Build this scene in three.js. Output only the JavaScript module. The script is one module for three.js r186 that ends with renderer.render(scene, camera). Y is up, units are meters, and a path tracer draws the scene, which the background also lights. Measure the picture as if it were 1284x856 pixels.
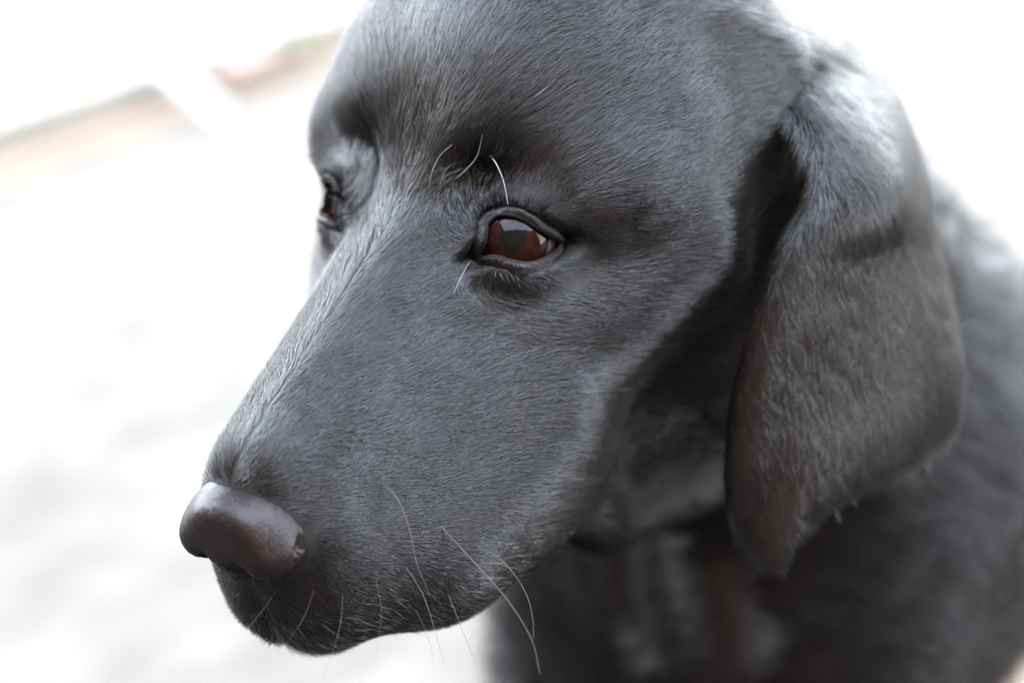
import * as THREE from 'three';
import { mergeGeometries, mergeVertices } from 'three/addons/utils/BufferGeometryUtils.js';
import { RoundedBoxGeometry } from 'three/addons/geometries/RoundedBoxGeometry.js';
import { ImprovedNoise } from 'three/addons/math/ImprovedNoise.js';

// ---------------------------------------------------------------- camera, sky, sun, exposure
const scene = new THREE.Scene();
const CAM = new THREE.Vector3(0, 0.84, 0.55), PITCH = -25 * Math.PI / 180;
const camera = new THREE.PerspectiveCamera(17.0, 1284 / 856, 0.05, 400);
camera.position.copy(CAM); camera.rotation.set(PITCH, 0, 0);
camera.focus = 0.565; camera.userData.fStop = 4.8;
const renderer = new THREE.WebGLRenderer();
renderer.toneMapping = THREE.LinearToneMapping;
renderer.toneMappingExposure = 10.8;
renderer.shadowMap.enabled = true;
const SUN_DIR = new THREE.Vector3(0.35, 0.72, -0.6).normalize();
{ // a clear summer sky, a little hazy: paler to the horizon and round the sun
  const W = 256, H = 128, d = new Float32Array(W * H * 4);
  for (let j = 0; j < H; j++) for (let i = 0; i < W; i++) {
    const up = ((j + 0.5) / H - 0.5) * Math.PI, az = ((i + 0.5) / W - 0.5) * 2 * Math.PI;
    const v = new THREE.Vector3(Math.cos(az) * Math.cos(up), Math.sin(up), Math.sin(az) * Math.cos(up));
    const h = Math.pow(1 - Math.max(0, v.y), 3), g = Math.pow(Math.max(0, v.dot(SUN_DIR)), 6);
    const c = [0.62 + 0.42 * h + 0.22 * g, 0.71 + 0.38 * h + 0.2 * g, 0.86 + 0.25 * h + 0.17 * g];
    for (let k = 0; k < 3; k++) d[(j * W + i) * 4 + k] = c[k] * 1.9;
    d[(j * W + i) * 4 + 3] = 1;
  }
  const t = new THREE.DataTexture(d, W, H, THREE.RGBAFormat, THREE.FloatType);
  t.mapping = THREE.EquirectangularReflectionMapping; t.needsUpdate = true;
  scene.background = t; scene.environment = t;
}
const sun = new THREE.DirectionalLight(new THREE.Color(1, 0.94, 0.84), 3.6);
sun.position.copy(SUN_DIR).multiplyScalar(12); sun.castShadow = true; sun.shadow.mapSize.set(2048, 2048);
Object.assign(sun.shadow.camera, { left: -5, right: 5, top: 5, bottom: -5, near: 0.1, far: 40 });
scene.add(sun, sun.target);

// ---------------------------------------------------------------- switches and helpers
const FUR = 1;                     // share of the coat's hairs
const CELL = 0.22;                  // cm, cells of the body's surface
const noise = new ImprovedNoise();
let seed = 12345;
const smoothly = (a, b, x) => { const t = Math.min(1, Math.max(0, (x - a) / (b - a))); return t * t * (3 - 2 * t); };
const rnd = () => { seed = (seed + 0x6d2b79f5) | 0; let t = Math.imul(seed ^ (seed >>> 15), 1 | seed); t = (t + Math.imul(t ^ (t >>> 7), 61 | t)) ^ t; return ((t ^ (t >>> 14)) >>> 0) / 4294967296; };
const V = (x, y, z) => new THREE.Vector3(x, y, z);
const std = (r, g, b, rough, more = {}) => { const m = new THREE.MeshPhysicalMaterial({ roughness: rough, ...more }); m.color.setRGB(r, g, b); return m; };
function put(name, geometry, material, parent = scene) {
  const m = new THREE.Mesh(geometry, material); m.name = name; m.castShadow = m.receiveShadow = true; parent.add(m); return m;
}
function tag(o, label, category, group) { Object.assign(o.userData, { label, category }); if (group) o.userData.group = group; return o; }
const structure = (o) => { o.userData.kind = 'structure'; return o; };
const stuff = (o) => { o.userData.kind = 'stuff'; return o; };

// the dog's head: x to its left, y up, z to the nose, in cm, the middle between the eyes at the origin
const HX = V(0.80425, 0.0493, 0.5922), HY = V(-0.15078, 0.98120, 0.12048), HZ = V(-0.57484, -0.18618, 0.79680);
const ORIGIN = V(-0.0222, 0.84 - 0.2212, 0.0);
const HM = new THREE.Matrix4().makeBasis(HX, HY, HZ).scale(V(0.01, 0.01, 0.01)).setPosition(ORIGIN);   // head cm -> world m
const HI = HM.clone().invert();
const toHead = (wx, wy, wz) => V(ORIGIN.x + wx / 100, ORIGIN.y + wy / 100, ORIGIN.z + wz / 100).applyMatrix4(HI);  // cm from the origin along the world's axes
const CAMH = CAM.clone().applyMatrix4(HI);

// ---------------------------------------------------------------- distance field of the dog
const smin = (a, b, k) => { const h = Math.max(k - Math.abs(a - b), 0) / k; return Math.min(a, b) - h * h * k * 0.25; };
const smax = (a, b, k) => -smin(-a, -b, k);
function ell(x, y, z, cx, cy, cz, rx, ry, rz) {
  x -= cx; y -= cy; z -= cz;
  const k0 = Math.hypot(x / rx, y / ry, z / rz), k1 = Math.hypot(x / (rx * rx), y / (ry * ry), z / (rz * rz));
  return k1 < 1e-9 ? -Math.min(rx, ry, rz) : k0 * (k0 - 1) / k1;
}
function cap(x, y, z, ax, ay, az, ra, bx, by, bz, rb) {
  const dx = bx - ax, dy = by - ay, dz = bz - az, px = x - ax, py = y - ay, pz = z - az;
  const t = Math.min(1, Math.max(0, (px * dx + py * dy + pz * dz) / (dx * dx + dy * dy + dz * dz)));
  return Math.hypot(px - dx * t, py - dy * t, pz - dz * t) - (ra + (rb - ra) * t);
}
const B = {}; // body joints in head cm, given in cm along the world's axes
const joint = (n, x, y, z, r) => { const v = toHead(x, y, z); B[n] = [v.x, v.y, v.z, r]; };
joint('neckA', 5.7, -1.8, -8.2, 6.5); joint('neckB', 9.0, -8.4, -14, 6.0);
joint('chest', 10, -17.5, -14.5, 6.8); joint('withers', 12.5, -16.9, -19, 7.9); joint('back', 12.8, -25, -31, 9.5); joint('rump', 13.5, -45, -48, 8.5);
joint('breast', 9.0, -27, -13, 5.7); joint('belly', 12, -38, -24, 8);
joint('shN', 13.8, -13.0, -11.5, 4.0); joint('elN', 9.2, -32, -10.5, 3.4); joint('wrN', 9.5, -53, -5, 2.5); joint('paN', 8, -60, -1, 2.7);
joint('shF', 7.4, -21, -15, 4.2); joint('elF', 7.0, -34, -17, 3.4); joint('wrF', 0, -53, -10, 2.5); joint('paF', -2, -60, -6, 2.7);
joint('hipN', 14, -52, -42, 6.5); joint('knN', 14, -55, -28, 4.8); joint('hkN', 22, -59, -36, 3.0); joint('ptN', 16, -60, -20, 2.7);
joint('hipF', 12, -50, -44, 8.0); joint('knF', 8, -52, -32, 5.2); joint('hkF', 6, -59, -42, 3.0); joint('ptF', -2, -60, -28, 2.7);
joint('tailA', 19, -55, -54, 3.2); joint('tailB', 34, -60, -72, 1.8);
joint('dewA', 4.3, -8.6, -0.2, 1.35); joint('dewB', 7.9, -8.6, -4.5, 2.0); joint('foldA', 7.0, -14.8, -8.2, 1.3); joint('foldB', 8.0, -17.4, -7.4, 1.5);
const bone = (x, y, z, a, b) => cap(x, y, z, a[0], a[1], a[2], a[3], b[0], b[1], b[2], b[3]);
function bodyField(x, y, z) {
  let d = bone(x, y, z, B.neckA, B.neckB);
  d = smin(d, bone(x, y, z, B.neckB, B.chest), 4);
  d = smin(d, bone(x, y, z, B.neckB, B.withers), 4);
  d = smin(d, bone(x, y, z, B.chest, B.breast), 3);
  d = smin(d, bone(x, y, z, B.breast, B.belly), 4);
  d = smin(d, bone(x, y, z, B.withers, B.back), 5);
  d = smin(d, bone(x, y, z, B.back, B.rump), 6);
  d = smin(d, bone(x, y, z, B.belly, B.rump), 6);
  for (const s of ['N', 'F']) {
    d = smin(d, bone(x, y, z, B['sh' + s], B['el' + s]), 2.5);
    d = smin(d, smin(bone(x, y, z, B['el' + s], B['wr' + s]), bone(x, y, z, B['wr' + s], B['pa' + s]), 1.5), 2.0);
    d = smin(d, bone(x, y, z, B['hip' + s], B['kn' + s]), 4);
    d = smin(d, smin(bone(x, y, z, B['kn' + s], B['hk' + s]), bone(x, y, z, B['hk' + s], B['pt' + s]), 1.5), 2);
  }
  d = smin(d, bone(x, y, z, B.dewA, B.dewB), 1.5);
  d = smin(d, bone(x, y, z, B.foldA, B.foldB), 0.8);
  return smin(d, bone(x, y, z, B.tailA, B.tailB), 2);
}
// the eyes: a globe and the opening between the lids, an outline in angles (radians) about an axis
const EYE_C = V(2.55, -0.38, -0.45), EYE_R = 1.22, EYE_U = V(0.683, -0.066, -0.727), EYE_E = V(0.729, 0.116, 0.674), EYE_W = V(-0.04, 0.991, -0.127);
const OPENING = [[-1.22, -0.12], [-0.92, 0.43], [-0.85, 0.85], [-0.55, 1.04], [-0.1, 0.95], [0.27, 0.68], [0.62, 0.36], [1.03, 0.01], [0.82, -0.12], [0.41, -0.17], [0.01, -0.17], [-0.34, -0.07], [-0.71, 0.03]];
const LIDS = new THREE.CatmullRomCurve3(OPENING.map(([u, w]) => V(u, w, 0)), true, 'catmullrom', 0.5).getSpacedPoints(48);
function eyeAngles(x, y, z, far = false) {   // on the side of x > 0; the far eye is narrowed and turned out more
  const px = x - EYE_C.x, py = y - EYE_C.y, pz = z - EYE_C.z;
  const u = px * EYE_U.x + py * EYE_U.y + pz * EYE_U.z, w = px * EYE_W.x + py * EYE_W.y + pz * EYE_W.z, e = px * EYE_E.x + py * EYE_E.y + pz * EYE_E.z;
  const h = Math.hypot(u, w) || 1e-6, a = Math.atan2(h, e);
  return [a * u / h * (far ? 1.1 : 1) - (far ? 0.08 : 0), a * w / h * (far ? 1.25 : 1), Math.hypot(px, py, pz)];
}
const eyePoint = (u, w, r) => { const a = Math.hypot(u, w) || 1e-6, s = Math.sin(a) / a; return EYE_C.clone().addScaledVector(EYE_U, r * s * u).addScaledVector(EYE_W, r * s * w).addScaledVector(EYE_E, r * Math.cos(a)); };
function lidDistance(u, w) {    // signed distance to the opening in radians, negative inside
  let best = 1e9, inside = false;
  for (let i = 0, j = 47; i < 48; j = i++) {
    const a = LIDS[i], b = LIDS[j], ex = b.x - a.x, ey = b.y - a.y, qx = u - a.x, qy = w - a.y, t = Math.min(1, Math.max(0, (qx * ex + qy * ey) / (ex * ex + ey * ey)));
    best = Math.min(best, (qx - ex * t) ** 2 + (qy - ey * t) ** 2);
    if ((a.y > w) !== (b.y > w) && u < (b.x - a.x) * (w - a.y) / (b.y - a.y) + a.x) inside = !inside;
  }
  return Math.sqrt(best) * (inside ? -1 : 1);
}
const alarSlit = (ax, y, z) => cap(ax, y, z, 1.78, -3.7, 8.2, 0.1, 1.78, -4.14, 8.56, 0.16);   // the nostrils: a slit behind each wing and a hole below it
const nostril = (ax, y, z) => cap(ax, y, z, 0.24, -4.56, 9.58, 0.07, 0.62, -4.8, 9.3, 0.15);
function headField(x, y, z) {
  const ax = Math.sqrt(x * x + 0.04);            // both halves alike, rounded over the middle
  let d = ell(x, y, z, 0, 1.0, -6.4, 5.4, 5.0, 6.6);                        // brain case
  d = smin(d, ell(ax, y, z, 4.0, -1.8, -5.9, 2.0, 4.3, 4.2), 2.8);          // jaw muscle
  d = smin(d, cap(ax, y, z, 3.5, -2.5, -0.9, 1.1, 4.7, -2.0, -4.0, 1.4), 1.4);   // cheek bone
  d = smin(d, ell(ax, y, z, 3.6, 0.6, -2.3, 1.4, 1.3, 1.7), 1.2);          // brow
  d = smin(d, cap(ax, y, z, 3.3, -3.3, -1.9, 1.7, 2.9, -6.2, 0.8, 1.7), 1.3);   // cheek
  d = smin(d, cap(ax, y, z, 5.3, 0.7, -7.9, 0.9, 4.7, -1.3, -12.2, 1.1), 2.0);          // root of the ear
  d = smin(d, cap(ax, y, z, 5.15, 0.9, -6.6, 0.35, 5.3, -2.4, -5.0, 0.3), 0.7);   // fold in front of the ear
  let m = cap(x, y, z, 0, -0.8, -0.3, 2.0, 0, -3.55, 7.0, 1.8);             // bridge of the muzzle
  m = smin(m, cap(ax, y, z, 1.2, -3.2, 0.2, 2.5, 0.8, -5.2, 6.75, 1.78), 1.2);
  m = smin(m, ell(x, y, z, 0, -4.35, 7.5, 1.95, 1.35, 1.3), 0.5);           // bed of the nose
  d = smin(d, m, 1.6);
  let f = cap(ax, y, z, 2.7, -7.0, 2.4, 1.75, 0.45, -6.85, 7.05, 1.7);       // hanging upper lip
  f = smin(f, cap(ax, y, z, 3.0, -5.0, 1.2, 1.7, 2.2, -6.65, 4.6, 2.05), 1.0);
  d = smin(d, f, 1.3);
  d = smin(d, cap(x, y, z, 0, -7.2, 5.4, 1.0, 0, -6.9, -1.5, 2.9), 0.5);    // lower jaw and throat
  d = smin(d, cap(x, y, z, 0, -6.2, -1, 3.4, 0, -5, -8, 5.0), 2.0);
  d = smax(d, -ell(ax, y, z, 1.85, 1.45, 0.55, 0.75, 0.85, 0.95), 0.8);       // hollows beside the middle of the brow
  d = smax(d, -cap(x, y, z, 0, -4.6, 9.4, 0.12, 0, -8.6, 8.2, 0.22), 0.4);  // groove of the upper lip
  if (z > 6) d = smax(smax(d, -alarSlit(ax, y, z), 0.06), -nostril(ax, y, z), 0.06);
  if (Math.abs(ax - EYE_C.x) < 3 && Math.abs(y - EYE_C.y) < 3 && z > -3) {
    const [u, w, r] = eyeAngles(ax, y, z, x < 0), skin = r - 1.36;
    d = smin(d, skin, 0.7);                                                // the lids swell over the globe
    d = smax(d, -smax(smax(1.0 - r, r - 1.9, 0.02), lidDistance(u, w) * r - 0.16, 0.05), 0.1);   // the lids themselves are a finer mesh
    d = Math.max(d, 1.14 - r);                                              // room for the globe
  }
  return d;
}
function field(x, y, z) {
  let d = bodyField(x, y, z);
  if (d < 3 && z < 2) d += 0.5 * fbm(x * 0.22, y * 0.22, z * 0.22, 3);        // loose skin
  if (x * x + (y + 2) * (y + 2) + z * z < 484) d = smin(d, headField(x, y, z), 1.6);
  return d;
}
function gradient(f, x, y, z, e = 0.06) {
  const a = f(x + e, y - e, z - e), b = f(x - e, y - e, z + e), c = f(x - e, y + e, z - e), d = f(x + e, y + e, z + e);
  const gx = a - b - c + d, gy = -a - b + c + d, gz = -a + b - c + d, l = Math.hypot(gx, gy, gz) || 1;
  return [gx / l, gy / l, gz / l];
}
// Surface of a field in a box: blocks that the surface cannot reach are skipped, then one vertex per cell that it crosses.
function surfaceOf(f, lo, hi, cell) {
  const BL = 6, n = [0, 1, 2].map((k) => Math.ceil((hi[k] - lo[k]) / (cell * BL))), N = n.map((k) => k * BL + 1);
  const val = new Map(), key = (i, j, k) => (i * N[1] + j) * N[2] + k;
  const reach = BL * cell * 0.87 * 1.6 + cell * 2;
  const active = [];
  for (let a = 0; a < n[0]; a++) for (let b = 0; b < n[1]; b++) for (let c = 0; c < n[2]; c++) {
    const m = (q, k) => lo[k] + (q + 0.5) * BL * cell;
    if (Math.abs(f(m(a, 0), m(b, 1), m(c, 2))) < reach) active.push([a, b, c]);
  }
  const get = (i, j, k) => { const q = key(i, j, k); let v = val.get(q); if (v === undefined) { v = f(lo[0] + i * cell, lo[1] + j * cell, lo[2] + k * cell); val.set(q, v); } return v; };
  const vert = new Map(), P = [], corner = [[0, 0, 0], [1, 0, 0], [0, 1, 0], [1, 1, 0], [0, 0, 1], [1, 0, 1], [0, 1, 1], [1, 1, 1]];
  const edges = [[0, 1], [2, 3], [4, 5], [6, 7], [0, 2], [1, 3], [4, 6], [5, 7], [0, 4], [1, 5], [2, 6], [3, 7]];
  const cells = [];
  for (const [a, b, c] of active) for (let i = a * BL; i < (a + 1) * BL; i++) for (let j = b * BL; j < (b + 1) * BL; j++) for (let k = c * BL; k < (c + 1) * BL; k++) {
    const v = corner.map((q) => get(i + q[0], j + q[1], k + q[2]));
    let neg = 0; for (const q of v) if (q < 0) neg++;
    if (neg === 0 || neg === 8) continue;
    let x = 0, y = 0, z = 0, w = 0;
    for (const [p, q] of edges) if ((v[p] < 0) !== (v[q] < 0)) {
      const t = v[p] / (v[p] - v[q]); w++;
      x += corner[p][0] + (corner[q][0] - corner[p][0]) * t; y += corner[p][1] + (corner[q][1] - corner[p][1]) * t; z += corner[p][2] + (corner[q][2] - corner[p][2]) * t;
    }
    vert.set(key(i, j, k), P.length / 3); P.push(lo[0] + (i + x / w) * cell, lo[1] + (j + y / w) * cell, lo[2] + (k + z / w) * cell); cells.push(i, j, k);
  }
  const I = [];
  const quad = (a, b, c, d, flip) => { if ([a, b, c, d].some((q) => q === undefined)) return; if (flip) I.push(a, c, b, a, d, c); else I.push(a, b, c, a, c, d); };
  for (let q = 0; q < cells.length; q += 3) {
    const i = cells[q], j = cells[q + 1], k = cells[q + 2], v0 = get(i, j, k), g = (x, y, z) => vert.get(key(x, y, z));
    const vx = get(i + 1, j, k), vy = get(i, j + 1, k), vz = get(i, j, k + 1);
    if ((v0 < 0) !== (vx < 0)) quad(g(i, j - 1, k - 1), g(i, j, k - 1), g(i, j, k), g(i, j - 1, k), v0 >= 0);
    if ((v0 < 0) !== (vy < 0)) quad(g(i - 1, j, k - 1), g(i - 1, j, k), g(i, j, k), g(i, j, k - 1), v0 >= 0);
    if ((v0 < 0) !== (vz < 0)) quad(g(i - 1, j - 1, k), g(i, j - 1, k), g(i, j, k), g(i - 1, j, k), v0 >= 0);
  }
  const Nn = new Float32Array(P.length);
  for (let q = 0; q < P.length; q += 3) {
    for (let s = 0; s < 2; s++) { const d = f(P[q], P[q + 1], P[q + 2]), h = gradient(f, P[q], P[q + 1], P[q + 2]); P[q] -= h[0] * d * 0.7; P[q + 1] -= h[1] * d * 0.7; P[q + 2] -= h[2] * d * 0.7; }
    const h = gradient(f, P[q], P[q + 1], P[q + 2]); Nn[q] = h[0]; Nn[q + 1] = h[1]; Nn[q + 2] = h[2];
  }
  const geo = new THREE.BufferGeometry();
  geo.setAttribute('position', new THREE.BufferAttribute(new Float32Array(P), 3)); geo.setAttribute('normal', new THREE.BufferAttribute(Nn, 3)); geo.setIndex(I);
  return geo;
}
// where the line of sight through a point of the frame (0..1284, 0..856) meets a field, in head cm
function sight(px, py) {
  const h = Math.tan(camera.fov * Math.PI / 360), c = V((px / 642 - 1) * h * 1.5, (1 - py / 428) * h, -1).applyEuler(camera.rotation).normalize();
  return c.transformDirection(HI);
}
function hit(px, py, f = field) {
  const d = sight(px, py); let t = 45;
  for (let i = 0; i < 200; i++) { const q = f(CAMH.x + d.x * t, CAMH.y + d.y * t, CAMH.z + d.z * t); if (q < 0.01) break; t += q * 0.6; if (t > 120) return null; }
  return CAMH.clone().addScaledVector(d, t);
}

// ---------------------------------------------------------------- the setting
function mottled(size, repeat, f) {            // a colour map from noise: f(x, y) in metres -> linear rgb
  const d = new Uint8Array(size * size * 4), enc = (c) => 255 * (c <= 0.0031308 ? 12.92 * c : 1.055 * Math.pow(Math.max(c, 0), 1 / 2.4) - 0.055);
  for (let j = 0; j < size; j++) for (let i = 0; i < size; i++) { const c = f(i / size, j / size); for (let k = 0; k < 3; k++) d[(j * size + i) * 4 + k] = Math.max(0, Math.min(255, enc(c[k]))); d[(j * size + i) * 4 + 3] = 255; }
  const t = new THREE.DataTexture(d, size, size); t.colorSpace = THREE.SRGBColorSpace; t.magFilter = THREE.LinearFilter; t.wrapS = t.wrapT = THREE.RepeatWrapping; t.repeat.set(repeat, repeat); t.needsUpdate = true;
  return t;
}
const fbm = (x, y, z, n = 4) => { let v = 0, a = 0.5, f = 1; for (let i = 0; i < n; i++) { v += a * noise.noise(x * f, y * f, z + i * 5); a *= 0.55; f *= 2.03; } return v; };
const pale = mottled(1024, 150, (u, v) => {     // trodden pale concrete: grey stains, sand in the pores (one repeat is 2 m)
  const w = 2 * Math.PI, x = Math.cos(w * u) * 1.6, y = Math.sin(w * u) * 1.6, p = Math.cos(w * v) * 1.6, q = Math.sin(w * v) * 1.6;
  const n = fbm(x * 3 + p * 0.7, y * 3 + q * 2.9, p * 2.9 + 4) + 0.4 * fbm(x * 9 + q, y * 9 - p, p * 9 + q * 4), k = 0.031 + 0.022 * THREE.MathUtils.clamp(n * 1.6, -0.75, 1) + 0.012 * (rnd() - 0.5);
  return [k, k * 0.985, k * 0.95];
});
const ground = structure(put('ground', new THREE.PlaneGeometry(300, 300), std(1, 1, 1, 0.95, { map: pale })));
ground.rotation.x = -Math.PI / 2;

// kerb along the far side of the yard, sandy soil at its foot
const KA = V(-0.52, 0, -1.62), KD = V(0.646, 0, -0.763), KN = V(-0.763, 0, -0.646);    // a point of its line, along it, away from the camera
const turned = (o, along, away, up = 0) => { o.position.copy(KA).addScaledVector(KD, along).addScaledVector(KN, away); o.position.y = up; o.rotation.y = Math.atan2(-KD.z, KD.x); return o; };
const soilMap = mottled(256, 1, (u, v) => { const k = 1 + 1.1 * fbm(u * 40, v * 9, 2) + 0.3 * (rnd() - 0.5); return [0.055 * k, 0.041 * k, 0.03 * k]; });
const soil = new THREE.PlaneGeometry(6, 0.075, 240, 6).rotateX(-Math.PI / 2); { const p = soil.attributes.position; for (let i = 0; i < p.count; i++) { const e = Math.abs(p.getZ(i)) > 0.03 ? 1 : 0; p.setZ(i, p.getZ(i) + e * 0.018 * fbm(p.getX(i) * 9, p.getZ(i) * 30, 1)); p.setY(i, e ? 0.001 : 0.005 + 0.004 * fbm(p.getX(i) * 30, p.getZ(i) * 40, 3)); } soil.computeVertexNormals(); }
structure(turned(put('soil', soil, std(1, 1, 1, 1, { map: soilMap })), 0.5, 0.042, 0.003));
const stone = std(0.17, 0.17, 0.165, 0.9, { map: mottled(256, 1, (u, v) => { const k = 0.85 + 0.5 * fbm(u * 12, v * 12, 6); return [k, k, k * 0.97]; }) });
{
  const kerb = turned(new THREE.Group(), 0.5, 0.148, 0); kerb.name = 'kerb'; structure(kerb); scene.add(kerb);
  const g = new RoundedBoxGeometry(0.496, 0.07, 0.12, 3, 0.01);
  for (let k = -6; k < 6; k++) put('kerb_stone', g, stone, kerb).position.set(k * 0.5 + 0.25, 0.003 + 0.002 * rnd(), 0.003 * rnd());
}
{ // what lies along the kerb
  const t = turned(put('brick', new RoundedBoxGeometry(0.085, 0.034, 0.045, 3, 0.006), std(0.13, 0.095, 0.085, 0.95)), 0.39, 0.055, 0.023); t.rotation.y += 0.1; tag(t, 'broken red-brown brick lying at the foot of the kerb', 'brick');
  const pipe = new THREE.CatmullRomCurve3([V(-0.005, 0.01, 0.05), V(0, 0.035, -0.02), V(0.005, 0.062, -0.09)]);
  const p = turned(put('pipe', new THREE.TubeGeometry(pipe, 24, 0.006, 16), std(0.25, 0.255, 0.26, 0.4)), 0.277, 0.012, 0.002); tag(p, 'white plastic pipe leaning across the kerb beside the brick', 'pipe');
  const w = turned(new THREE.Group(), 0.478, 0.045, 0.004); w.name = 'weed'; scene.add(w); tag(w, 'small dark green weed growing at the kerb behind the dog', 'plant');
  const leaf = new THREE.SphereGeometry(0.016, 10, 8).scale(0.5, 0.12, 1).translate(0, 0, 0.014), lm = std(0.06, 0.085, 0.035, 0.6);
  put('stem', new THREE.CylinderGeometry(0.0015, 0.002, 0.05, 8).translate(0, 0.025, 0), lm, w);
  for (let k = 0; k < 13; k++) { const l = put('leaf', leaf, lm, w); l.position.y = 0.012 + 0.04 * rnd(); l.rotation.set(-0.9 * rnd(), rnd() * 6.28, 0, 'YXZ'); }
  const fl = turned(new THREE.Group(), 0.6, 0.055, 0.002); fl.name = 'flower'; scene.add(fl); tag(fl, 'pink flower on a short stem beyond the kerb', 'flower');
  put('stem', new THREE.CylinderGeometry(0.0015, 0.002, 0.06, 8).translate(0, 0.03, 0), lm, fl);
  const pg = new THREE.SphereGeometry(0.014, 12, 8).scale(0.7, 0.15, 1).translate(0, 0, 0.015), pm = std(0.5, 0.06, 0.16, 0.7);
  for (let k = 0; k < 6; k++) { const q = put('petal', pg, pm, fl); q.position.y = 0.06; q.rotation.set(-0.4, k * 1.047, 0, 'YXZ'); }
}
{ // hedge along the right side of the yard, out of the picture
  const hedge = new THREE.Group(); hedge.name = 'hedge'; hedge.position.set(2.35, 0, -1.3); scene.add(hedge);
  tag(hedge, 'clipped dark green hedge along the right side of the yard', 'hedge');
  const lm = std(0.045, 0.065, 0.028, 0.6), leaf = new THREE.SphereGeometry(0.035, 6, 4).scale(0.6, 0.12, 1), n = 7000, im = new THREE.InstancedMesh(leaf, lm, n), m = new THREE.Matrix4(), e = new THREE.Euler();
  for (let k = 0; k < n; k++) { e.set(rnd() * 6.3, rnd() * 6.3, rnd() * 6.3); m.makeRotationFromEuler(e).setPosition((rnd() + rnd() - 1) * 0.38, 0.05 + 1.75 * rnd() ** 0.8 + 0.06 * noise.noise(k * 0.01, 1, 2), (rnd() - 0.5) * 2.8); im.setMatrixAt(k, m); }
  im.name = 'leaf'; stuff(im); hedge.add(im);
  for (let k = 0; k < 7; k++) put('stem', new THREE.CylinderGeometry(0.012, 0.02, 1.5, 8).translate(0, 0.75, 0), std(0.12, 0.08, 0.05, 0.9), hedge).position.set(0.05 * (rnd() - 0.5), 0, -1.2 + 0.4 * k);
}
// the wooden decking on which the dog's side of the yard ends
{
  const deck = new THREE.Group(); deck.name = 'deck'; deck.position.set(0.5, 0, -0.3); scene.add(deck); structure(deck);
  const grain = mottled(256, 1, (u, v) => { const k = 0.8 + 0.9 * fbm(u * 22, v * 1.5, 8) + 0.15 * fbm(u * 90, v * 3, 2); return [0.075 * k, 0.049 * k, 0.043 * k]; }), dm = std(1, 1, 1, 0.75, { map: grain });
  const g = new RoundedBoxGeometry(0.092, 0.03, 1.6, 2, 0.004);
  for (let k = 0; k < 7; k++) put('board', g, dm, deck).position.set(-0.262 + k * 0.1, 0.018 + 0.0015 * rnd(), 0);
}
// the porch roof in whose shade the dog sits, above the picture, and the tall board fence behind the camera
{
  const porch = new THREE.Group(); porch.name = 'porch_roof'; porch.position.set(0.3, 0, -1.25); scene.add(porch);
  tag(porch, 'porch roof of brown boards on four posts over the dog', 'roof');
  const bm = [0, 1, 2].map((k) => std(0.06 + 0.012 * k, 0.042 + 0.008 * k, 0.032 + 0.006 * k, 0.8));
  const g = new RoundedBoxGeometry(0.198, 0.03, 2.3, 2, 0.005);
  for (let k = 0; k < 24; k++) put('board', g, bm[k % 3], porch).position.set(-1.9 + 0.2 * k, 2.25, 0);
  put('roofing', new THREE.BoxGeometry(4.9, 0.02, 2.4).translate(0.4, 2.285, 0), std(0.25, 0.12, 0.09, 0.9), porch);
  const post = new RoundedBoxGeometry(0.09, 2.24, 0.09, 2, 0.008).translate(0, 1.12, 0);
  for (const [x, z] of [[-1.9, -1.05], [2.7, -1.05], [-1.9, 1.05], [2.7, 1.05]]) put('post', post, bm[1], porch).position.set(x, 0, z);
  const fence = new THREE.Group(); fence.name = 'fence'; fence.position.set(0, 0, 1.5); scene.add(fence);
  tag(fence, 'tall fence of dark brown upright boards facing the dog', 'fence');
  const f = new RoundedBoxGeometry(0.148, 2.5, 0.025, 2, 0.005);
  for (let k = 0; k < 24; k++) put('board', f, bm[k % 3], fence).position.set(-1.7 + 0.15 * k, 1.265, 0);
  for (let k = 0; k < 4; k++) { const q = put('board', f, bm[k % 3], fence); q.position.set(1.83, 1.265, -0.1 - 0.15 * k); q.rotation.y = Math.PI / 2; }
  for (let k = 0; k < 11; k++) { const q = put('board', f, bm[(k + 1) % 3], fence); q.position.set(-1.78, 1.265, -0.1 - 0.15 * k); q.rotation.y = Math.PI / 2; }
}

// ---------------------------------------------------------------- the dog
const dog = new THREE.Group(); dog.name = 'dog'; scene.add(dog);
tag(dog, 'black labrador with brown eyes and drooping ears, head turned to the left', 'dog');
const base = V(0.12, 0, -0.2); dog.position.copy(base);
const DM = new THREE.Matrix4().makeTranslation(-base.x, -base.y, -base.z).multiply(HM);       // head cm -> the dog's own metres
const coatBlack = std(0.004, 0.0032, 0.003, 0.7);
const bodyGeo = surfaceOf(field, [-30, -72, -70], [42, 14, 16], CELL);
console.log('body', bodyGeo.attributes.position.count, bodyGeo.index.count / 3);
put('body', bodyGeo.clone().applyMatrix4(DM), coatBlack, dog);

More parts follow.
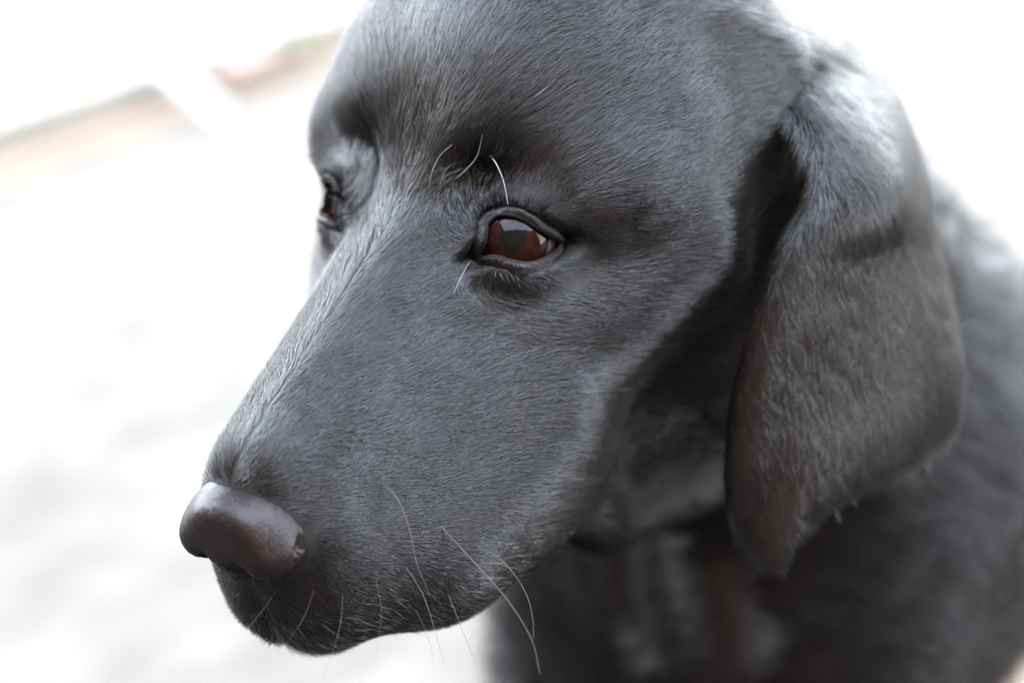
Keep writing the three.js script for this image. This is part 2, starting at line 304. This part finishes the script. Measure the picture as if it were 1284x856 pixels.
// nose: a pebbled pad with two wings, comma-shaped nostrils and a groove between them
function noseShape(x, y, z) {
  z -= 0.62; y += 0.12;
  const ax = Math.sqrt(x * x + 0.004);
  let d = ell(x, y, z, 0, -3.72, 7.8, 1.5, 1.02, 1.4);
  d = smin(d, ell(ax, y, z, 1.0, -4.12, 7.9, 0.78, 0.76, 1.12), 0.3);
  d = smin(d, cap(x, y, z, 0, -4.2, 8.45, 0.62, 0, -4.75, 8.35, 0.45), 0.3);
  return smax(d, (z - 8.98) * 0.97 - (y + 4.0) * 0.2 * -1, 0.2);          // the front is flattened
}
function noseField(x, y, z) {
  let d = noseShape(x, y, z); { const a = Math.abs(x); d = smax(smax(d, -alarSlit(a, y, z), 0.05), -nostril(a, y, z), 0.06); } z -= 0.62; y += 0.12;
  const ax = Math.sqrt(x * x + 0.0005);
  d = smax(d, -cap(ax, y, z, 0.6, -4.55, 9.2, 0.24, 0.6, -4.3, 7.9, 0.2), 0.08);       // nostril
  d = smax(d, -cap(ax, y, z, 0.66, -4.7, 9.0, 0.17, 1.35, -4.75, 8.6, 0.12), 0.06);      // and its slit, running out under the wing and up behind it
  d = smax(d, -cap(ax, y, z, 1.35, -4.8, 8.5, 0.1, 1.75, -4.5, 8.2, 0.09), 0.05);
  d = smax(d, -cap(ax, y, z, 1.75, -4.5, 8.2, 0.09, 1.86, -3.7, 8.2, 0.07), 0.05);
  return smax(d, -cap(x, y, z, 0, -4.1, 9.2, 0.03, 0, -5.2, 8.9, 0.07), 0.1);
}
const pebbles = (x, y, z) => noseField(x, y, z) + 0.019 * (Math.abs(noise.noise(x * 13, y * 13, z * 13)) - 0.25) * 2;
const nosePad = put('nose', surfaceOf(pebbles, [-2.6, -6, 6.2], [2.6, -2, 10.4], FUR ? 0.032 : 0.08).applyMatrix4(DM), std(0.009, 0.0042, 0.0035, 0.44, { specularIntensity: 0.6 }), dog);
nosePad.userData.label = 'dark brown-black pebbled nose with shiny top';

// eyes
let lidMeshes;
{
  const cap2 = (r, a0, a1, cu, cw, bulge = 0) => {      // part of a sphere round the direction (cu, cw)
    const g = new THREE.SphereGeometry(1, 64, 24, 0, 2 * Math.PI, a0, a1 - a0), p = g.attributes.position;
    for (let i = 0; i < p.count; i++) { const v = V(p.getX(i), p.getY(i), p.getZ(i)), k = r + bulge * (1 - (Math.acos(THREE.MathUtils.clamp(v.y, -1, 1)) / a1) ** 2); p.setXYZ(i, v.x * k, v.y * k, v.z * k); }
    g.computeVertexNormals();
    const axis = eyePoint(cu, cw, 1).sub(EYE_C);
    return g.applyQuaternion(new THREE.Quaternion().setFromUnitVectors(V(0, 1, 0), axis)).translate(EYE_C.x, EYE_C.y, EYE_C.z);
  };
  const mirror = (g) => { g = g.clone().scale(-1, 1, 1); const ix = g.index.array; for (let i = 0; i < ix.length; i += 3) { const t = ix[i]; ix[i] = ix[i + 1]; ix[i + 1] = t; } return g; };
  const W = 256, px = new Uint8Array(W * 64 * 4);         // iris: u round it, v across
  for (let j = 0; j < 64; j++) for (let i = 0; i < W; i++) {
    const a = i / W * 2 * Math.PI, rr = j / 63, n = noise.noise(Math.cos(a) * 9, Math.sin(a) * 9, rr * 1.2) + 0.5 * noise.noise(Math.cos(a) * 22, Math.sin(a) * 22, rr * 2);
    const rim = Math.exp(-Math.pow(rr / 0.16, 2)), k = 1 + 0.45 * n - 0.65 * rim;
    [27 * k, 11 * k, 7 * k, 255].forEach((c, q) => { px[(j * W + i) * 4 + q] = Math.max(0, Math.min(255, c)); });
  }
  const irisMap = new THREE.DataTexture(px, W, 64); irisMap.colorSpace = THREE.SRGBColorSpace; irisMap.magFilter = THREE.LinearFilter; irisMap.wrapS = THREE.RepeatWrapping; irisMap.needsUpdate = true;
  const white = std(0.02, 0.012, 0.01, 0.3, { clearcoat: 1, clearcoatRoughness: 0.05 }), iris = std(1, 1, 1, 0.7, { map: irisMap, specularIntensity: 0 }), black = std(0.002, 0.002, 0.002, 0.9, { specularIntensity: 0 });
  const lid = std(0.009, 0.005, 0.0045, 0.6, { specularIntensity: 0.45 });
  const lidGeo = [false, true].map((far) => surfaceOf((x, y, z) => {
    const [u, w, r] = eyeAngles(x, y, z, far), o = lidDistance(u, w) * r + 0.09;
    return smax(smax(Math.abs(r - 1.215) - 0.06 - 0.02 * smoothly(0.1, 0.4, o), -o, 0.06), o - 0.34, 0.1) + 0.012 * noise.noise(u * 9, w * 9, 1);
  }, [EYE_C.x - 1.7, EYE_C.y - 1.7, EYE_C.z - 1.7], [EYE_C.x + 1.7, EYE_C.y + 1.7, EYE_C.z + 1.7], 0.06));
  lidMeshes = lidGeo.map((g, k) => k ? mirror(g) : g);
  const cornea = std(1, 1, 1, 0, { transmission: 1, thickness: 0, ior: 1.376, specularIntensity: 0.45 });
  const G = [new THREE.SphereGeometry(1.09, 48, 32).translate(EYE_C.x, EYE_C.y, EYE_C.z), cap2(1.10, 0.0, 0.84, -0.18, 0.42), cap2(1.105, 0, 0.33, -0.24, 0.46), cap2(1.112, 0, 0.92, -0.18, 0.42, 0.05)];
  for (const s of [1, -1]) {
    const g = G.map((q) => (s > 0 ? q.clone() : mirror(q)).applyMatrix4(DM));
    const eye = put('eyeball', g[0], white, dog);
    put('eyelid', lidMeshes[s > 0 ? 0 : 1].clone().applyMatrix4(DM), lid, dog); put('iris', g[1], iris, eye); put('pupil', g[2], black, eye); if (s > 0) put('cornea', g[3], cornea, eye);
  }
}

// ear flaps: rows of [front edge, rear edge] in head cm from the base to the tip
const EAR = [[4.2, 1.6, -8.6, 3.6, -0.2, -12.6], [6.0, 0.82, -7.70, 5.72, -1.14, -13.05], [7.14, 0.23, -7.01, 6.59, -2.21, -12.94], [7.99, -0.83, -5.95, 7.55, -3.55, -12.37], [7.68, -1.72, -4.96, 8.37, -4.98, -11.46], [7.37, -3.23, -3.77, 9.39, -6.48, -10.33],
  [7.08, -5.24, -2.66, 10.21, -7.84, -9.17], [7.04, -6.98, -1.98, 10.45, -8.65, -7.94], [7.14, -8.20, -1.70, 9.64, -8.54, -5.77], [7.42, -8.95, -1.72, 8.86, -8.65, -4.0], [7.72, -9.35, -1.85, 8.5, -9.3, -2.75], [7.88, -9.5, -1.98, 8.14, -9.53, -2.16]];
const earF = new THREE.CatmullRomCurve3(EAR.map((r) => V(r[0], r[1], r[2]))), earR = new THREE.CatmullRomCurve3(EAR.map((r) => V(r[3], r[4], r[5])));
const NU = 36, NV = 72;
const earMid = (u, v) => {       // the middle of the flap: bulged outwards between its edges
  const a = earF.getPoint(v), b = earR.getPoint(v), w = a.distanceTo(b), p = a.clone().lerp(b, u);
  const out = V(0.80, 0.12, 0.58);
  p.addScaledVector(out, w * 0.17 * Math.sin(Math.PI * u) * (0.6 + 0.7 * (1 - v)) + Math.sin(Math.PI * u) * (0.12 * Math.sin(u * 7 + v * 5) + 0.45 * Math.exp(-(((u - 0.3) / 0.16) ** 2)) * smoothly(0.45, 0.75, v) - 0.0 * Math.exp(-(((u - 0.62 + (v - 0.3) * 1.3) / 0.13) ** 2)) * Math.exp(-(((v - 0.4) / 0.13) ** 2)) + 0.15 * Math.exp(-(((u - 0.4) / 0.3) ** 2 + ((v - 0.22) / 0.12) ** 2))));
  return p;
};
function earGeometry() {
  const P = [], I = [], mid = [], nor = [];
  for (let j = 0; j <= NV; j++) for (let i = 0; i <= NU; i++) mid.push(earMid(i / NU, j / NV));
  const at = (i, j) => mid[Math.min(NV, Math.max(0, j)) * (NU + 1) + Math.min(NU, Math.max(0, i))];
  for (let j = 0; j <= NV; j++) for (let i = 0; i <= NU; i++) nor.push(at(i + 1, j).clone().sub(at(i - 1, j)).cross(at(i, j + 1).clone().sub(at(i, j - 1))).normalize());
  if (nor[20 * (NU + 1) + 18].dot(V(0.8, 0.1, 0.58)) < 0) nor.forEach((n) => n.negate());
  for (const side of [1, -1]) for (let j = 0; j <= NV; j++) for (let i = 0; i <= NU; i++) {
    const u = i / NU, v = j / NV, e = Math.min(1, 8 * Math.min(u, 1 - u)) , t = Math.min(1, 8 * (1 - v));
    const th = side * 0.26 * Math.sqrt(Math.max(0, 1 - (1 - e) ** 2)) * Math.sqrt(Math.max(0, 1 - (1 - t) ** 2));
    const q = mid[j * (NU + 1) + i].clone().addScaledVector(nor[j * (NU + 1) + i], th); P.push(q.x, q.y, q.z);
  }
  const S = (NU + 1) * (NV + 1);
  for (let j = 0; j < NV; j++) for (let i = 0; i < NU; i++) { const a = j * (NU + 1) + i, b = a + 1, c = a + NU + 1, d = c + 1; I.push(a, c, b, b, c, d, S + a, S + b, S + c, S + b, S + d, S + c); }
  let g = new THREE.BufferGeometry(); g.setAttribute('position', new THREE.BufferAttribute(new Float32Array(P), 3)); g.setIndex(I);
  g = mergeVertices(g, 1e-4); g.computeVertexNormals();
  return g;
}
const earGeo = earGeometry();
const ear = put('ear', earGeo.clone().applyMatrix4(DM), coatBlack, dog);

// ---------------------------------------------------------------- the coat
const SAG = (() => { const v = V(0, -1, 0); return v.transformDirection(HI); })();     // down, in the head's axes
const EYE_CAM = CAMH;
const inFrame = (x, y, z) => { const v = V(x, y, z).applyMatrix4(HM).project(camera); return Math.abs(v.x) < 1.12 && Math.abs(v.y) < 1.15; };
camera.updateMatrixWorld(true); camera.updateProjectionMatrix();
// hairs rooted on a surface: each a tapering blade of three pieces that rises and lies down again, rounded by its normals
function coat(geo, count, style) {
  const p = geo.attributes.position.array, nn = geo.attributes.normal.array, ix = geo.index.array, T = ix.length / 3, cum = new Float64Array(T), far = new Uint8Array(T);
  let sum = 0;
  for (let t = 0; t < T; t++) {
    const a = ix[t * 3] * 3, b = ix[t * 3 + 1] * 3, c = ix[t * 3 + 2] * 3;
    const ux = p[b] - p[a], uy = p[b + 1] - p[a + 1], uz = p[b + 2] - p[a + 2], vx = p[c] - p[a], vy = p[c + 1] - p[a + 1], vz = p[c + 2] - p[a + 2];
    const area = 0.5 * Math.hypot(uy * vz - uz * vy, uz * vx - ux * vz, ux * vy - uy * vx);
    const ex = EYE_CAM.x - p[a], ey = EYE_CAM.y - p[a + 1], ez = EYE_CAM.z - p[a + 2], facing = (nn[a] * ex + nn[a + 1] * ey + nn[a + 2] * ez) / Math.hypot(ex, ey, ez);
    let w = area * style.density(p[a], p[a + 1], p[a + 2]);
    if (facing < -0.3 || !inFrame(p[a], p[a + 1], p[a + 2])) { w *= 0.04; far[t] = 1; }
    sum += w; cum[t] = sum;
  }
  const n = Math.round(count), P = new Float32Array(n * 21), N = new Float32Array(n * 21), C = new Float32Array(n * 21), I = new Uint32Array(n * 15);
  const S = [0, 0.38, 0.72, 1];
  let made = 0;
  for (let h = 0; h < n; h++) {
    const r = rnd() * sum; let lo = 0, hi = T - 1; while (lo < hi) { const m = (lo + hi) >> 1; if (cum[m] < r) lo = m + 1; else hi = m; }
    let u = rnd(), v = rnd(); if (u + v > 1) { u = 1 - u; v = 1 - v; }
    const a = ix[lo * 3] * 3, b = ix[lo * 3 + 1] * 3, c = ix[lo * 3 + 2] * 3, w = 1 - u - v, q = [], m = [];
    for (let k = 0; k < 3; k++) { q[k] = p[a + k] * w + p[b + k] * u + p[c + k] * v; m[k] = nn[a + k] * w + nn[b + k] * u + nn[c + k] * v; }
    const ml = Math.hypot(...m); m[0] /= ml; m[1] /= ml; m[2] /= ml;
    const st = style.at(q, m); if (!st) continue;
    let [dx, dy, dz] = st.dir; { const k = Math.hypot(dx, dy, dz); dx /= k; dy /= k; dz /= k; }
    const j = st.jitter ?? 0.16, n1 = noise.noise(q[0] * 0.9 + 7, q[1] * 0.9, q[2] * 0.9) + 0.7 * noise.noise(q[0] * 2.6, q[1] * 2.6 + 3, q[2] * 2.6), n2 = noise.noise(q[0] * 2.2, q[1] * 2.2, q[2] * 2.2 + 9);
    // into the tangent plane, then turned in it
    let dn = dx * m[0] + dy * m[1] + dz * m[2]; dx -= m[0] * dn; dy -= m[1] * dn; dz -= m[2] * dn;
    let l = Math.hypot(dx, dy, dz); if (l < (st.least ?? 0.15)) continue; dx /= l; dy /= l; dz /= l;
    let bx = m[1] * dz - m[2] * dy, by = m[2] * dx - m[0] * dz, bz = m[0] * dy - m[1] * dx;
    const turn = n1 * (st.wave ?? 0.35) + (rnd() + rnd() - 1) * j * 2, ct = Math.cos(turn), sn = Math.sin(turn);
    const tx = dx * ct + bx * sn, ty = dy * ct + by * sn, tz = dz * ct + bz * sn;
    bx = m[1] * tz - m[2] * ty; by = m[2] * tx - m[0] * tz; bz = m[0] * ty - m[1] * tx;
    const L = st.len * (0.6 + 0.6 * rnd()) * (far[lo] ? 1.2 : 1), lift = (st.lift ?? 0.3) * (0.6 + 0.8 * rnd()) + (st.clump ?? 0.06) * n2 + (rnd() < 0.03 ? 0.35 * rnd() : 0), curl = (rnd() - 0.5) * 0.25, wd = st.width * (0.7 + 0.6 * rnd()) * (far[lo] ? 2.5 : 1);
    const tint = st.color, o = made * 21;
    for (let k = 0; k < 4; k++) {
      const s = S[k], up = Math.max(-0.02, L * lift * (s - 0.75 * s * s)) - (k === 0 ? 0.015 : 0), side = L * curl * s * s, half = wd * (k === 3 ? 0 : 1 - 0.55 * s * s) * 0.5;
      const cx = q[0] + tx * L * s + bx * side + m[0] * up, cy = q[1] + ty * L * s + by * side + m[1] * up, cz = q[2] + tz * L * s + bz * side + m[2] * up;
      const slope = lift * (1 - 1.5 * s), fx = m[0] - tx * slope, fy = m[1] - ty * slope, fz = m[2] - tz * slope;
      for (let e = 0; e < (k === 3 ? 1 : 2); e++) {
        const g = k === 3 ? 0 : e ? 1 : -1, at = o + (k * 2 + e) * 3;
        P[at] = cx + bx * half * g; P[at + 1] = cy + by * half * g; P[at + 2] = cz + bz * half * g;
        const ax = fx + bx * g * 0.85, ay = fy + by * g * 0.85, az = fz + bz * g * 0.85, al = Math.hypot(ax, ay, az);
        N[at] = ax / al; N[at + 1] = ay / al; N[at + 2] = az / al;
        C[at] = tint[0]; C[at + 1] = tint[1]; C[at + 2] = tint[2];
      }
    }
    const f = made * 7, z = made * 15;
    I.set([f, f + 2, f + 1, f + 1, f + 2, f + 3, f + 2, f + 4, f + 3, f + 3, f + 4, f + 5, f + 4, f + 6, f + 5], z);
    made++;
  }
  const g = new THREE.BufferGeometry();
  g.setAttribute('position', new THREE.BufferAttribute(P.subarray(0, made * 21), 3)); g.setAttribute('normal', new THREE.BufferAttribute(N.subarray(0, made * 21), 3)); g.setAttribute('color', new THREE.BufferAttribute(C.subarray(0, made * 21), 3));
  g.setIndex(new THREE.BufferAttribute(I.subarray(0, made * 15), 1)); console.log('hairs', made, 'of', n);
  return g;
}
const smooth = (a, b, x) => { const t = Math.min(1, Math.max(0, (x - a) / (b - a))); return t * t * (3 - 2 * t); };
const mixv = (a, b, t) => [a[0] + (b[0] - a[0]) * t, a[1] + (b[1] - a[1]) * t, a[2] + (b[2] - a[2]) * t];
function hairColor(grey) {
  const k = 0.55 * (0.5 + rnd()), r = rnd();
  if (r < grey) { const g = 0.05 + 0.12 * rnd(); return [g, g * 0.93, g * 0.88]; }
  if (r < grey + 0.12) return [0.022 * k, 0.0125 * k, 0.0085 * k];
  return [0.0095 * k, 0.0067 * k, 0.0055 * k];
}
const bodyStyle = {
  density(x, y, z) { return z > 3 ? 2.2 : z > -4 ? 1.5 : z > -10 && y > -9 ? 1 : 0.6; },
  at(q, m) {
    const [x, y, z] = q, sx = Math.sign(x), ax = Math.abs(x);
    if (noseShape(x, y, z) < 0.02 || (z > 7 && Math.min(alarSlit(ax, y, z), nostril(ax, y, z)) < 0.08)) return null;
    const onHead = smooth(-8, -12, z - 0.25 * (y + 5)) , head = 1 - onHead, muzzle = smooth(0.5, 4.5, z), side = smooth(0.15, 0.8, Math.abs(m[0]));
    let len = 0.95, lift = 0.13, grey = 0.0002;
    // from the nose backwards, spreading from the middle of the face, sinking down the cheeks
    let dir = [sx * 0.25, 0.12, -1];
    dir = mixv(dir, [sx * 0.2, -0.15 - 0.45 * smooth(-1, -7, y), -1], side);
    if (y > 0 && z > -5) dir = mixv(dir, [sx * 0.75 * smooth(0.1, 2.5, ax), 0.6, -0.8], smooth(0.2, 2, y) * (1 - side * 0.5));
    len = 0.95 - 0.5 * muzzle; 
    if (y < -6.5) len += 0.15;
    if (z > 3.5) grey = 0.0006 + 0.24 * smooth(-5.8, -7.6, y);
    if (ax > 0.3 && z > -3 && Math.abs(y) < 3.5 && ax < 6) {   // round the eye
      const [u, w, r] = eyeAngles(ax, y, z, x < 0), d = r < 2.6 ? lidDistance(u, w) * EYE_R : 9;
      if (d < 0.12 && r < 1.95) return null;
      if (d < 0.9) { len *= 0.35 + 0.65 * smooth(0.1, 0.9, d); lift = 0.1; }
      if (d < 1.6) { // away from the eye, then back
        const c = Math.hypot(u + 0.1, w - 0.4) || 1, eu = (u + 0.1) / c, ew = (w - 0.4) / c, k = 0.55 * (1 - smooth(0.3, 1.6, d));
        const o = [(EYE_U.x * eu + EYE_W.x * ew) * sx, EYE_U.y * eu + EYE_W.y * ew, EYE_U.z * eu + EYE_W.z * ew];
        dir = mixv(dir, o, k);
      }
    }
    // hair that stands up: in the hollows of the brow, over the tip of the muzzle, beside the bridge
    const stand = Math.exp(-((ax - 1.75) ** 2 / 0.8 + (y - 1.3) ** 2 / 2.2 + (z - 0.2) ** 2 / 1.5)) + 0.35 * Math.exp(-((ax - 1.5) ** 2 / 0.4 + (y + 2.9) ** 2 / 1.2 + (z - 6.0) ** 2 / 0.7)) + 0.5 * Math.exp(-((ax - 1.6) ** 2 + (y + 1.2) ** 2 + (z - 1.9) ** 2) / 0.35);
    lift += 0.75 * stand; len *= 1 + 0.35 * stand;
    if (z > 5) dir = mixv(dir, [sx * 0.55, -0.8, -0.3], smooth(0.35, 0.8, m[2]) * smooth(-4, -5, y));
    grey += 0.2 * Math.exp(-((ax - 3.8) ** 2 + (y + 8.0) ** 2 + (z - 2.4) ** 2) / 0.9);
    const deep = smooth(-0.6, -3.5, z) * smooth(-1.5, -4, y); lift += 0.35 * deep; len += 0.6 * deep;
    // neck and body: back and down
    const fall = [SAG.x - 0.55 * HZ_IN.x * 0 + 0.3, SAG.y, SAG.z - 0.75];
    dir = mixv(dir, fall, onHead);
    len = len + (2.0 - len) * onHead; lift += 0.3 * onHead; if (y < -11) { lift += 0.4; len += 0.8; }
    let color = hairColor(grey);
    if (y < -12) { const d = bone(x, y, z, B.foldA, B.foldB); if (d < 0.7 && rnd() < 0.7) { const k = 0.5 + 0.8 * rnd(); color = [0.017 * k, 0.0085 * k, 0.0055 * k]; } }   // rusty hair on the loose skin of the chest
    return { dir, len, lift, width: 0.017 + 0.012 * onHead, color, wave: 0.3 + 0.7 * onHead, clump: 0.06 + 0.5 * onHead, jitter: 0.15 + 0.1 * onHead };
  },
};
const HZ_IN = V(0, 0, 1);
const furMat = std(1, 1, 1, 0.26, { vertexColors: true });
if (FUR) {
  stuff(put('fur', coat(bodyGeo, 420000 * FUR, bodyStyle).applyMatrix4(DM), furMat, dog));
  const lidStyle = {
    density: () => 1,
    at(q, m) {
      const [u, w, r] = eyeAngles(Math.abs(q[0]), q[1], q[2], q[0] < 0), o = lidDistance(u, w) * r + 0.09, sx = Math.sign(q[0]);
      if (o < 0.04 || r < 1.19) return null;
      const c = Math.hypot(u + 0.1, w - 0.4) || 1, eu = (u + 0.1) / c + 0.25, ew = (w - 0.4) / c;
      return { dir: [(EYE_U.x * eu + EYE_W.x * ew) * sx, EYE_U.y * eu + EYE_W.y * ew, EYE_U.z * eu + EYE_W.z * ew], len: 0.14 + 0.45 * smooth(0.08, 0.5, o), lift: 0.34, width: 0.014, color: hairColor(0), wave: 0.3 };
    },
  };
  lidMeshes.forEach((g) => stuff(put('eyelid_fur', coat(g, 14000, lidStyle).applyMatrix4(DM), furMat, dog)));
  const earStyle = {
    density: () => 1,
    at(q, m) {
      if (q[1] < -9.3) return null;
      const out = m[0] * 0.8 + m[2] * 0.58 > 0;
      return { dir: [SAG.x + 0.1, SAG.y, SAG.z - 0.12], len: out ? 0.95 : 0.7, lift: 0.12 + 0.4 * smooth(-3, 0, q[1]), width: 0.018, color: hairColor(0.0001), wave: 0.35, least: 0.45 };
    },
  };
  stuff(put('ear_fur', coat(earGeo, 90000 * FUR, earStyle).applyMatrix4(DM), furMat, ear));
}

// ---------------------------------------------------------------- whiskers: [points of the frame the hair runs through], lift off the face in cm, base radius in cm
const pointAt = (x, y, depth) => { const d = sight(x, y), cz = V(0, 0, -1).applyEuler(camera.rotation).transformDirection(HI); return CAMH.clone().addScaledVector(d, depth / d.dot(cz)); };
const depthOf = (p) => { const cz = V(0, 0, -1).applyEuler(camera.rotation).transformDirection(HI); return p.clone().sub(CAMH).dot(cz); };
function taperedHair(points, r0, r1, seg = 20, sides = 6) {
  const c = new THREE.CatmullRomCurve3(points), F = c.computeFrenetFrames(seg), P = [], N = [], I = [];
  for (let i = 0; i <= seg; i++) {
    const p = c.getPointAt(i / seg), r = r0 + (r1 - r0) * i / seg;
    for (let k = 0; k < sides; k++) { const a = k / sides * 2 * Math.PI, n = F.normals[i].clone().multiplyScalar(Math.cos(a)).addScaledVector(F.binormals[i], Math.sin(a)); N.push(n.x, n.y, n.z); P.push(p.x + n.x * r, p.y + n.y * r, p.z + n.z * r); }
  }
  for (let i = 0; i < seg; i++) for (let k = 0; k < sides; k++) { const a = i * sides + k, b = i * sides + (k + 1) % sides; I.push(a, b, a + sides, b, b + sides, a + sides); }
  const g = new THREE.BufferGeometry(); g.setAttribute('position', new THREE.Float32BufferAttribute(P, 3)); g.setAttribute('normal', new THREE.Float32BufferAttribute(N, 3)); g.setIndex(I); return g;
}
const whiteHair = std(0.2, 0.2, 0.195, 0.4), greyHair = std(0.055, 0.048, 0.043, 0.4), darkHair = std(0.05, 0.04, 0.035, 0.4);
function whisker(name, pts, lift, r, material) {
  const root = hit(pts[0][0], pts[0][1]); if (!root) return;
  const d0 = depthOf(root), n = pts.length - 1;
  const P = pts.map(([x, y], i) => { const h = hit(x, y), d = Math.min(d0, h && depthOf(h) < d0 + 3 ? depthOf(h) : 1e9); return pointAt(x, y, i ? Math.min(d, d0) - lift * Math.pow(i / n, 0.8) - 0.1 : d0 + 0.15); });
  put(name, taperedHair(P, r * 0.8, r * 0.2).applyMatrix4(DM), material, dog);
}
for (const [pts, lift, r] of [
  [[[537, 243], [541, 218], [551, 196], [567, 181]], 0.9, 0.02], [[[551, 243], [553, 226], [558, 214], [565, 207]], 0.5, 0.015], [[[566, 228], [583, 214], [598, 196], [605, 169]], 1.0, 0.026], [[[612, 193], [622, 205], [631, 226], [637, 256]], 0.8, 0.024],
  [[[594, 322], [584, 336], [575, 354], [568, 368]], 0.3, 0.014]]) whisker('brow_whisker', pts, lift, r, whiteHair);
for (const [pts, lift, r] of [
  [[[474, 602], [498, 625], [513, 662], [522, 705], [540, 748]], 0.8, 0.02], [[[548, 655], [590, 700], [640, 757], [668, 805], [677, 845]], 1.8, 0.024], [[[590, 680], [632, 705], [660, 745], [668, 775], [669, 800]], 1.2, 0.018],
  [[[505, 705], [530, 745], [545, 790], [556, 830]], 0.8, 0.014], [[[470, 720], [478, 770], [470, 830]], 0.6, 0.007], [[[430, 740], [425, 790], [405, 850]], 0.7, 0.007], [[[395, 735], [380, 775], [350, 820]], 0.7, 0.006],
  [[[350, 735], [325, 770], [300, 800]], 0.6, 0.006], [[[560, 740], [580, 790], [600, 840]], 0.8, 0.011], [[[520, 760], [540, 810], [545, 850]], 0.7, 0.007]]) whisker('whisker', pts, lift, r, greyHair);
for (let k = 0; k < 9; k++) whisker('eyelash', [[398 - k * 1.2 + 6, 190 + k * 2.2], [388 - k * 0.5, 191 + k * 1.3], [379 + k * 0.8, 194 + k * 0.8]], 0.1, 0.014, darkHair);

renderer.render(scene, camera);
